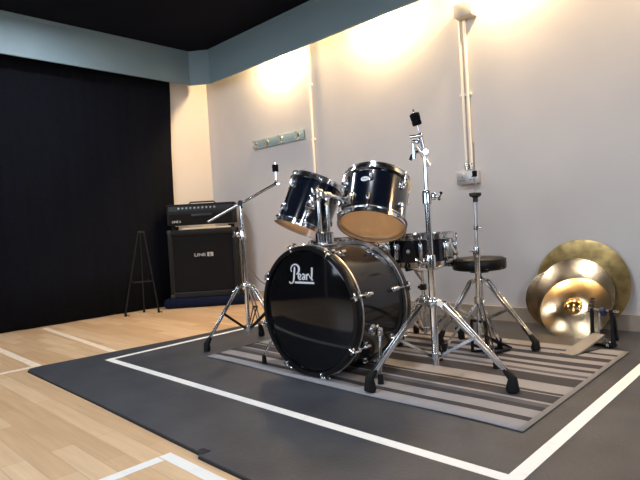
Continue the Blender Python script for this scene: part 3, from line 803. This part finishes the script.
# --- hi-hat stand
HX, HY = 3.495, -0.935
t = thing('hi_hat_stand', 'slim chrome hi-hat stand with a bare rod, left of the drum stool', 'hi-hat stand', (HX, HY, RZ))
up = V((0.016, 0.016, 1.04)).normalized()
def hp(z): return up * z
MB().cyl(hp(0.05), hp(0.50), 0.0125, n=18).build('lower_tube', M['chrome'], t)
MB().cyl(hp(0.48), hp(0.775), 0.0085, n=16).build('upper_tube', M['chrome_dull'], t)
j = MB().lathe([(0.009, 0.530), (0.016, 0.528), (0.018, 0.500), (0.017, 0.480)], axis=up, n=18); j.cyl(hp(0.512), hp(0.512) - right * 0.034, 0.006, n=10); j.build('height_clamp', M['chrome'], t)
j = MB().lathe([(0.006, 0.612), (0.013, 0.613), (0.013, 0.634), (0.006, 0.636)], axis=up, n=16); j.cyl(hp(0.622), hp(0.622) + right * 0.022, 0.004, n=8); j.build('memory_lock', M['chrome'], t)
MB().lathe([(0.006, 0.745), (0.012, 0.746), (0.012, 0.768), (0.028, 0.776), (0.029, 0.790), (0.010, 0.794)], axis=up, n=22).build('cymbal_cup', M['plastic'], t)
MB().cyl(hp(0.77), hp(1.035), 0.0026, n=8).build('pull_rod', M['chrome_dull'], t)
MB().lathe([(0.003, 0.868), (0.011, 0.869), (0.012, 0.896), (0.003, 0.898)], axis=up, n=16).build('clutch', M['felt'], t)
fa = toward * 0.245 + right * 0.005
# three thin legs
for h in (toward * 0.236, (toward * -0.6 + right * 0.75).normalized() * 0.17, (toward * -0.35 - right * 0.94).normalized() * 0.17):
    l = MB(); side = V((-h.y, h.x, 0)).normalized()
    for s in (1, -1): l.bar(hp(0.27) + side * s * 0.012, h + V((0, 0, 0.03)) + side * s * 0.005, 0.004, 0.012, side)
    l = l.build('leg', M['chrome'], t)
    MB().tube([h + V((0, 0, 0.055)), h + V((0, 0, 0.03)), h * 1.01 + V((0, 0, 0.0))], [0.010, 0.013, 0.014], n=12).build('rubber_foot', M['rubber'], l)
MB().lathe([(0.012, 0.255), (0.022, 0.257), (0.022, 0.285), (0.012, 0.287)], axis=up, n=18).build('leg_collar', M['chrome'], t)
# chain and pedal
ch = MB()
for k in range(9): ch.lathe([(0.004, -0.002), (0.0065, -0.002), (0.0065, 0.002), (0.004, 0.002)], o=(0.016, 0.012, 0.09 + k * 0.011), axis=(1, 0, 0) if k % 2 else (0, 1, 0), n=10, closed=True)
ch.build('chain', M['chrome_dull'], t)
pd = V((0.30, 0.95, 0)).normalized(); sd = V((pd.y, -pd.x, 0))
fr = MB(); fr.bar(V((0, 0, 0.045)) - sd * 0.045, V((0, 0, 0.045)) + sd * 0.045, 0.016, 0.014)
for s in (1, -1):
    fr.bar(sd * 0.045 * s + V((0, 0, 0.17)), sd * 0.050 * s + V((0, 0, 0.008)), 0.012, 0.010, sd)
    fr.bar(sd * 0.045 * s + V((0, 0, 0.012)), pd * 0.17 + sd * 0.030 * s + V((0, 0, 0.006)), 0.005, 0.010)
fr.bar(V((0, 0, 0.168)) - sd * 0.045, V((0, 0, 0.168)) + sd * 0.045, 0.012, 0.012)
fr.build('pedal_frame', M['black_metal'], t)
MB().bar(V((0.016, 0.012, 0.098)), pd * 0.18 + V((0, 0, 0.016)), 0.075, 0.006, sd, 0.002).build('footboard', M['black_metal'], t)

# --- snare stand
NX, NY = 3.08, -0.77
t = thing('snare_stand', 'low chrome tripod stand holding the snare drum', 'snare stand', (NX, NY, RZ))
tripod(t, None, 0.235, [(2.93 - NX, -0.64 - NY), (3.235 - NX, -0.66 - NY), (3.05 - NX, -0.97 - NY)], 0.06, wd=0.016, foot_top=0.05, rr=0.014)
MB().cyl((0, 0, 0.035), (0, 0, 0.30), 0.0105, n=16).build('lower_tube', M['chrome'], t)
MB().cyl((0, 0, 0.28), (0, 0, 0.395), 0.008, n=16).build('upper_tube', M['chrome'], t)
j = MB().box((0, 0, 0.30), (0.034, 0.028, 0.036), bevel=0.006); j.cyl((0, 0, 0.30), right * -0.03 + V((0, 0, 0.30)), 0.008, n=10); j.build('height_clamp', M['plastic'], t)
for k, a in enumerate((-80, 40, 160)):
    a = R(a); d = V((math.cos(a), math.sin(a), 0)); s = V((-d.y, d.x, 0))
    ar = MB(); ar.bar(d * 0.010 + V((0, 0, 0.385)), d * 0.150 + V((0, 0, 0.4155)), 0.020, 0.005, s, 0.0015)
    ar.bar(V((0, 0, 0.335)) + d * 0.008, d * 0.085 + V((0, 0, 0.398)), 0.010, 0.004, s)
    ar = ar.build('basket_arm', M['chrome_dull'], t)
    g = MB(); g.tube([d * 0.145 + V((0, 0, 0.4155)), d * 0.200 + V((0, 0, 0.4155)), d * 0.208 + V((0, 0, 0.435)), d * 0.200 + V((0, 0, 0.455))], [0.009, 0.009, 0.009, 0.006], n=10)
    g.build('rubber_grip', M['rubber'], ar)

# --- drum throne
DX, DY = 3.353, -0.63
t = thing('drum_stool', 'round black padded drum stool on a chrome tripod', 'stool', (DX, DY, RZ))
tripod(t, None, 0.330, [(3.672 - DX, -0.712 - DY), (3.215 - DX, -0.83 - DY), (3.22 - DX, -0.36 - DY)], 0.115, wd=0.024, foot_top=0.06, rr=0.018)
MB().cyl((0, 0, 0.09), (0, 0, 0.345), 0.014, n=18).build('lower_tube', M['chrome'], t)
MB().cyl((0, 0, 0.33), (0, 0, 0.385), 0.011, n=18).build('seat_post', M['black_metal'], t)
MB().lathe([(0.001, 0.372), (0.05, 0.373), (0.055, 0.392), (0.001, 0.392)], n=24).build('seat_bracket', M['black_metal'], t)
MB().lathe([(0.0, 0.388), (0.125, 0.388), (0.138, 0.392), (0.143, 0.402), (0.143, 0.430), (0.139, 0.445), (0.128, 0.453), (0.09, 0.457), (0.0, 0.458)], n=56).build('seat', M['vinyl'], t, angle=50)
MB().lathe([(0.140, 0.4405), (0.1445, 0.443), (0.1405, 0.4465)], n=56, closed=True).build('seat_piping', M['rubber'], t)

# --- tom mounts on the bass drum
t = thing('tom_holder', 'twin chrome tom posts rising from the top of the bass drum', 'drum mount', (3.0, -1.46, RZ + BH + BR - 0.006))
z0 = 0.0
mp_ = MB().box((0, 0, 0.012), (0.075, 0.10, 0.018), bevel=0.005)
for s in (-1, 1): mp_.lathe([(0.020, 0.0), (0.024, 0.004), (0.024, 0.05), (0.014, 0.056)], o=(s * 0.028, 0, 0.016), n=18)
mp_.build('mount_plate', M['chrome'], t)
def locv(p): return V(p) - t.location
posts = []
for s, hz in ((-1, 0.265), (1, 0.245)):
    MB().cyl((s * 0.028, 0, 0.03), (s * 0.028, 0, hz), 0.0105, n=16).build('post', M['chrome'], t)
    e = V((s * 0.028, 0, hz))
    k = MB().box(e - V((0, 0, 0.022)), (0.026, 0.026, 0.05), bevel=0.006); k.sphere(e, 0.018, n=16); k.cyl(e + V((0, -0.022, 0)), e + V((0, 0.022, 0)), 0.015, n=16)
    k.cyl(e + V((0, -0.02, 0)), e + V((0.0, -0.036, 0.006)), 0.006, n=8)
    k.tube([e + V((-0.003, -0.036, 0.022)), e + V((0, -0.034, 0.004)), e + V((0.003, -0.036, -0.014))], [0.006, 0.005, 0.006], n=8)
    k = k.build('ball_clamp', M['chrome'], t)
    tc_ = LC if s < 0 else TC; ta = LA if s < 0 else TA; rad = 0.146 if s < 0 else 0.165
    ew = e + t.location; rel = ew - tc_; axial = rel.dot(ta); rdir = (rel - ta * axial).normalized()
    hit = tc_ + ta * max(-0.06, min(0.06, axial)) + rdir * (rad + 0.004)
    MB().cyl(e, locv(hit), 0.0085, n=14).build('tom_arm', M['chrome'], t)
    posts.append((hit, rdir, ta))
for (hit, rd, ta), tm in zip(posts, (tomL, tomR)):
    # receiver bracket fixed on the shell of each tom
    q = tm.rotation_quaternion.inverted(); p = q @ (hit - tm.location); d = (q @ rd)
    a = math.atan2(d.y, d.x)
    b = MB().box(p + d * 0.004, (0.014, 0.055, 0.070), Matrix.Rotation(a, 3, 'Z'), 0.006)
    b.lathe([(0.012, 0.0), (0.019, 0.004), (0.019, 0.03), (0.010, 0.034)], o=p + d * 0.006, axis=d, n=18)
    sd_ = V((-d.y, d.x, 0)); b.tube([p + d * 0.022, p + d * 0.03 + sd_ * 0.03, p + d * 0.032 + sd_ * 0.042], [0.006, 0.006, 0.008], n=8)
    b.build('mount_bracket', M['chrome'], tm)

# ------------------------------------------------------------------ amplifier: cabinet, head, pad
fw_ = V((0.728, -0.686, 0)).normalized(); rt = V((0.686, 0.728, 0)).normalized()
ROT = Matrix((rt, -fw_, V((0, 0, 1)))).transposed()       # local x right, y back, z up
AQ = ROT.to_quaternion()
AC = V((0.480, -0.494, FZ))                              # middle of the front edge on the floor
W2 = 0.322
t = tag(MB().box((0.005, 0.096, 0.048), (0.80, 0.205, 0.094), bevel=0.035).build('folded_blanket', M['blue_pad'], angle=60), 'dark navy padded blanket under the black speaker cabinet', 'blanket')
t.rotation_mode = 'QUATERNION'; t.rotation_quaternion = AQ; t.location = AC
cz = 0.0955
t = thing('speaker_cabinet', 'big black guitar speaker cabinet below the amplifier head', 'speaker cabinet', AC + V((0, 0, cz)), AQ)
CH = 0.640
b = MB()
b.box((0, 0.140, 0.022), (2 * W2, 0.24, 0.044), bevel=0.008); b.box((0, 0.140, CH - 0.022), (2 * W2, 0.24, 0.044), bevel=0.008)
for s in (1, -1): b.box((s * (W2 - 0.016), 0.140, CH / 2), (0.032, 0.24, CH - 0.02), bevel=0.006)
b.box((0, 0.252, CH / 2), (2 * W2 - 0.02, 0.012, CH - 0.02))
b.build('body', M['tolex'], t)
g = MB().box((0, 0.045, CH / 2), (2 * W2 - 0.064, 0.014, CH - 0.088)); g = g.build('grille', M['grille'], t)
ln = MB()
for (x0, z0_, x1, z1_) in ((-W2 + .034, .046, W2 - .034, .046), (-W2 + .034, CH - .046, W2 - .034, CH - .046), (-W2 + .034, .046, -W2 + .034, CH - .046), (W2 - .034, .046, W2 - .034, CH - .046)):
    ln.cyl((x0, 0.034, z0_), (x1, 0.034, z1_), 0.005, n=8)
ln.build('piping', M['plastic'], t)
lt = text_mesh('LINE', 0.040, 0.001, 0.0004, sx=1.35); lt.xf(Matrix.Translation((-0.085, 0, 0)))
lt.box((0.066, 0.0145, 0), (0.056, 0.038, 0.002))
lt.xf(Matrix.Translation((0.0, 0.034, CH * 0.60)) @ Matrix.Rotation(R(90), 4, 'X')).build('logo', M['white_print'], t)
lt = text_mesh('6', 0.040, 0.001, 0.0004, sx=1.35); lt.xf(Matrix.Translation((0.051, 0.031, CH * 0.60)) @ Matrix.Rotation(R(90), 4, 'X')).build('logo_digit', M['plastic'], t)
for s in (1, -1):
    for z in (0, CH):
        MB().box((s * (W2 - 0.018), 0.036, z + (0.018 if z == 0 else -0.018)), (0.042, 0.036, 0.042), bevel=0.008).build('corner_guard', M['plastic'], t)
    MB().box((s * (W2 + 0.001), 0.155, CH * 0.6), (0.008, 0.13, 0.06), bevel=0.004).build('side_handle', M['plastic'], t)

hz = cz + CH
t = thing('amplifier_head', 'black guitar amplifier head on top of the speaker cabinet', 'amplifier', AC + V((0, 0, hz + 0.001)), AQ)
HH = 0.225; hb = 0.028
b = MB().box((0, 0.140, hb + HH / 2 - 0.012), (2 * W2 - 0.01, 0.22, HH - 0.055), bevel=0.012)
b.box((0, 0.145, hb + HH - 0.022), (2 * W2 - 0.01, 0.21, 0.020), bevel=0.006)
b.build('body', M['tolex'], t)
b = MB().box((0, 0.032, hb + HH - 0.055), (2 * W2 - 0.05, 0.008, 0.046)).build('control_panel', M['panel'], t)
kn0 = None
for i, x in enumerate([-0.20 + 0.037 * k for k in range(10)]):
    if kn0 is None:
        kn0 = MB().lathe([(0.0, 0.014), (0.008, 0.014), (0.010, 0.0)], axis=(0, -1, 0), n=14).build('knob', M['chrome_dull'], b); kn = kn0
    else: kn = copy_tree(kn0, b)
    kn.location = (x, 0.028, hb + HH - 0.052)
gr = MB().box((0, 0.034, hb + 0.068), (2 * W2 - 0.06, 0.010, 0.105)).build('grille', M['grille'], t)
plate = MB().box((0.01, 0.027, hb + 0.105), (0.19, 0.004, 0.022), bevel=0.002).build('name_plate', M['panel'], t)
lt = text_mesh('LINE 6', 0.030, 0.0006, 0.0006); lt.xf(Matrix.Translation((-0.27, 0.026, hb + 0.040)) @ Matrix.Rotation(R(90), 4, 'X')); 
lt.build('logo', M['white_print'], t)
hd_ = MB(); hd_.tube([(-0.13, 0.155, hb + HH - 0.015), (-0.11, 0.155, hb + HH + 0.008), (0.11, 0.155, hb + HH + 0.008), (0.13, 0.155, hb + HH - 0.015)], [0.008, 0.008, 0.008, 0.008], n=10); hd_.build('handle', M['plastic'], t)
f0 = None
for x in (-0.27, 0.27):
    for y in (0.07, 0.21): MB().lathe([(0.0, 0.0), (0.018, 0.0), (0.022, 0.034), (0.0, 0.034)], o=(x, y, 0.001), n=16).build('rubber_foot', M['rubber'], t)
tag(MB().box((0, 0, 0), (0.46, 0.03, 0.014), bevel=0.003).build('gap_strip', mat('pale_gap_fill', (0.62, 0.55, 0.40), 0.6, noise=(30, (0.52, 0.45, 0.32), 0.4, 0.7))), 'pale strip standing in for the wall seen through the gap between amplifier head and cabinet', 'strip')
ws = bpy.data.objects['gap_strip']; ws.rotation_mode = 'QUATERNION'; ws.rotation_quaternion = AQ
ws.location = AC + ROT @ V((0.045, 0.045, hz + 0.0085))  # added strip, stands in for the pale wall showing under the head

# cable drooping from the amplifier towards the floor tom
pts = []
cA = V((0.66, -0.16, 0.80)); cpts = [cA, V((0.82, -0.28, 0.71)), V((1.00, -0.45, 0.52)), V((1.22, -0.50, 0.33)), V((1.50, -0.60, 0.25)), V((1.85, -0.75, 0.30)), V((2.20, -0.90, 0.45)), V((2.38, -0.93, 0.565)), V((2.405, -0.93, 0.60))]
P_ = smooth([V((p.x, p.y, p.z)) for p in cpts], 6)
tag(MB().tube([V(p) for p in P_], 0.0035, n=8).build('hanging_cable', M['cable']), 'thin dark cable drooping from the amplifier behind the bass drum', 'cable')

# ------------------------------------------------------------------ easel
EX, EY = 0.31, -1.04
t = thing('display_easel', 'thin black metal display easel standing before the curtain', 'easel', (EX, EY, FZ))
ez = 0.735
apex = V((0.02, 0.02, ez))
Lf = V((0.225 - EX, -1.160 - EY, 0)); Rf = V((0.325 - EX, -0.895 - EY, 0)); Bf = V((-0.15, 0.09, 0.0))
for nm, f_ in (('front_leg', Lf), ('front_leg', Rf), ('back_leg', Bf)):
    tp = apex + (V((-0.004, -0.022, 0)) if f_ is Lf else V((0.012, 0.024, 0)) if f_ is Rf else V((-0.01, 0, -0.03)))
    l = MB().tube([tp + V((0, 0, 0.012)), tp, f_ + V((0, 0, 0.03)), f_ + V((0, 0, 0.002))], [0.005, 0.0062, 0.0062, 0.008], n=10).build(nm, M['black_metal'], t)
    MB().cyl(f_ + V((0, 0, 0.036)), f_ + V((0, 0, 0.0)), 0.010, 0.011, n=12).build('rubber_foot', M['rubber'], l)
k = 0.60
pL = apex.lerp(Lf, k); pR = apex.lerp(Rf, k)
MB().cyl(pL, pR, 0.006, n=10).build('cross_bar', M['black_metal'], t)
for p in (pL.lerp(pR, .1), pL.lerp(pR, .9)):
    MB().tube([p, p + toward * 0.03, p + toward * 0.034 + V((0, 0, 0.02))], 0.005, n=8).build('ledge_peg', M['black_metal'], t)
tb = MB().box(apex + V((0, 0, 0)), (0.02, 0.06, 0.022), bevel=0.004); tb.build('top_bracket', M['black_metal'], t)
# small foot prongs
for f_ in (Lf, Rf):
    MB().tube([f_ + V((0, 0, 0.012)), f_ + V((0.03, 0.02, 0.004))], 0.004, n=8).build('foot_prong', M['black_metal'], t)

# ------------------------------------------------------------------ cymbals leaning on the wall
def cymbal(name, label, x, y, lean, r, m, bell=0.055, yaw=0.0, z0=0.0, bell_m=None, china=False, roll=0.0):
    """disc standing on its edge at (x, y), tipped back by lean degrees; local z is its front normal"""
    n = Matrix.Rotation(R(yaw), 3, 'Z') @ V((0, -math.cos(R(lean)), math.sin(R(lean))))
    u = Matrix.Rotation(R(yaw), 3, 'Z') @ V((0, math.sin(R(lean)), math.cos(R(lean))))
    rr = u.cross(n)
    rot = Matrix((rr, u, n)).transposed() @ Matrix.Rotation(R(roll), 3, 'Z')
    t = thing(name, label, 'cymbal', V((x, y, z0)) + u * r, rot.to_quaternion(), 'loose cymbals against the wall')
    hgt = 0.030 * r / 0.2
    prof = [(0.006, 0.0)]
    body = []
    for i in range(15):
        s = bell + (r - bell) * i / 14
        z = hgt * (1 - ((s - bell) / (r - bell)) ** 1.35) - hgt
        body.append((s, z))
    back = [(s, z - 0.0012) for s, z in body[::-1]]
    MB().lathe(body + back, n=110, closed=True).build('bow', m, t, angle=50)
    bl = [(0.006, 0.018), (bell * 0.35, 0.0165), (bell * 0.65, 0.012), (bell * 0.88, 0.005), (bell, 0.0)]
    MB().lathe(bl + [(s, z - 0.0012) for s, z in bl[::-1]], n=64, closed=True).build('bell', bell_m or M['bronze_bell'], t, angle=60)
    return t
cymbal('cymbal', 'largest aged bronze cymbal, rearmost, leaning against the wall', 3.680, -0.118, 8, 0.260, M['bronze_old'], 0.065, z0=0.003)
cymbal('cymbal', 'small cymbal peeping out at the left edge of the leaning stack', 3.545, -0.158, 10.5, 0.172, M['bronze_mid'], 0.05, z0=0.003)
cymbal('cymbal', 'middle-sized pale bronze cymbal between the front and the largest one', 3.665, -0.209, 15.5, 0.214, M['bronze_mid'], 0.055, z0=0.003)
ct = cymbal('cymbal', 'small polished bronze cymbal in front, with its bell and dark print showing', 3.702, -0.355, 33, 0.186, M['bronze'], 0.050, z0=0.003)
lt = text_mesh('SABIAN', 0.036, 0.0004, 0.0016, sx=0.72)
lt.xf(Matrix.Translation((0.102, -0.028, 0)) @ Matrix.Rotation(R(90), 4, 'Z'))
bmesh.ops.subdivide_edges(lt.bm, edges=lt.bm.edges, cuts=1)
for v in lt.bm.verts:
    s_ = max(0.050, math.hypot(v.co.x, v.co.y)); v.co.z += -0.0279 * ((s_ - 0.050) / 0.136) ** 1.35 + 0.0008
lt.build('maker_print', M['print_dark'], ct)

# ------------------------------------------------------------------ bass drum pedal
PX, PY = 3.895, -0.47
t = thing('bass_drum_pedal', 'single bass drum pedal with a silver footboard before the cymbals', 'drum pedal', (PX, PY, 0.001), Matrix.Rotation(R(-14), 3, 'Z').to_quaternion())
fb = MB(); fb.prism([(-0.032, -0.27), (0.032, -0.27), (0.036, -0.18), (0.030, 0.0), (-0.030, 0.0), (-0.036, -0.18)], -0.004, 0.004)
fb.xf(Matrix.Translation((0, 0, 0.062)) @ Matrix.Rotation(R(13), 4, 'X')).build('footboard', M['foot_plate'], t)
hl = MB().prism([(-0.034, -0.275), (0.034, -0.275), (0.034, -0.215), (-0.034, -0.215)], 0.0, 0.012); hl.build('heel_plate', M['foot_plate'], t)
bs = MB()
for s in (1, -1): bs.bar((s * 0.025, -0.25, 0.005), (s * 0.040, 0.02, 0.006), 0.006, 0.006)
bs.box((0, 0.03, 0.008), (0.12, 0.05, 0.014), bevel=0.003); bs.build('base_rods', M['black_metal'], t)
po = MB()
for s in (1, -1):
    po.tube([(s * 0.052, 0.03, 0.010), (s * 0.052, 0.03, 0.10), (s * 0.050, 0.03, 0.185)], [0.013, 0.009, 0.011], n=12)
po.build('upright', M['black_metal'], t)
MB().cyl((-0.062, 0.03, 0.178), (0.085, 0.03, 0.178), 0.006, n=14).build('axle', M['chrome'], t)
cm = MB().lathe([(0.006, -0.010), (0.022, -0.010), (0.022, 0.010), (0.006, 0.010)], o=(0.008, 0.03, 0.172), axis=(1, 0, 0), n=24, closed=True); cm.build('cam', M['blue_felt'], t)
MB().tube([(0.0, 0.012, 0.17), (0.0, 0.004, 0.12), (0.0, 0.0, 0.065)], 0.004, n=8).build('chain', M['chrome_dull'], t)
sp = MB()
for k in range(9): sp.lathe([(0.005, -0.001), (0.0075, -0.001), (0.0075, 0.001), (0.005, 0.001)], o=(0.070, 0.03, 0.045 + k * 0.011), n=12, closed=True)
sp.build('spring', M['black_metal'], t)
MB().bar((0.060, 0.03, 0.16), (0.060, 0.055, 0.030), 0.012, 0.012, (1, 0, 0), 0.003).build('spring_post', M['black_metal'], t)
cw = MB(); c_0 = V((0.045, -0.002, 0.030)); cw.cyl(c_0 + V((0, 0.01, 0)), c_0 - V((0, 0.022, 0)), 0.009, n=12)
for a in (20, 110, 200, 290): cw.tube([c_0 - V((0, 0.014, 0)), c_0 + V((0.020 * math.cos(R(a)), -0.018, 0.020 * math.sin(R(a))))], [0.006, 0.005], n=8)
cw.build('hoop_clamp_screw', M['chrome'], t)
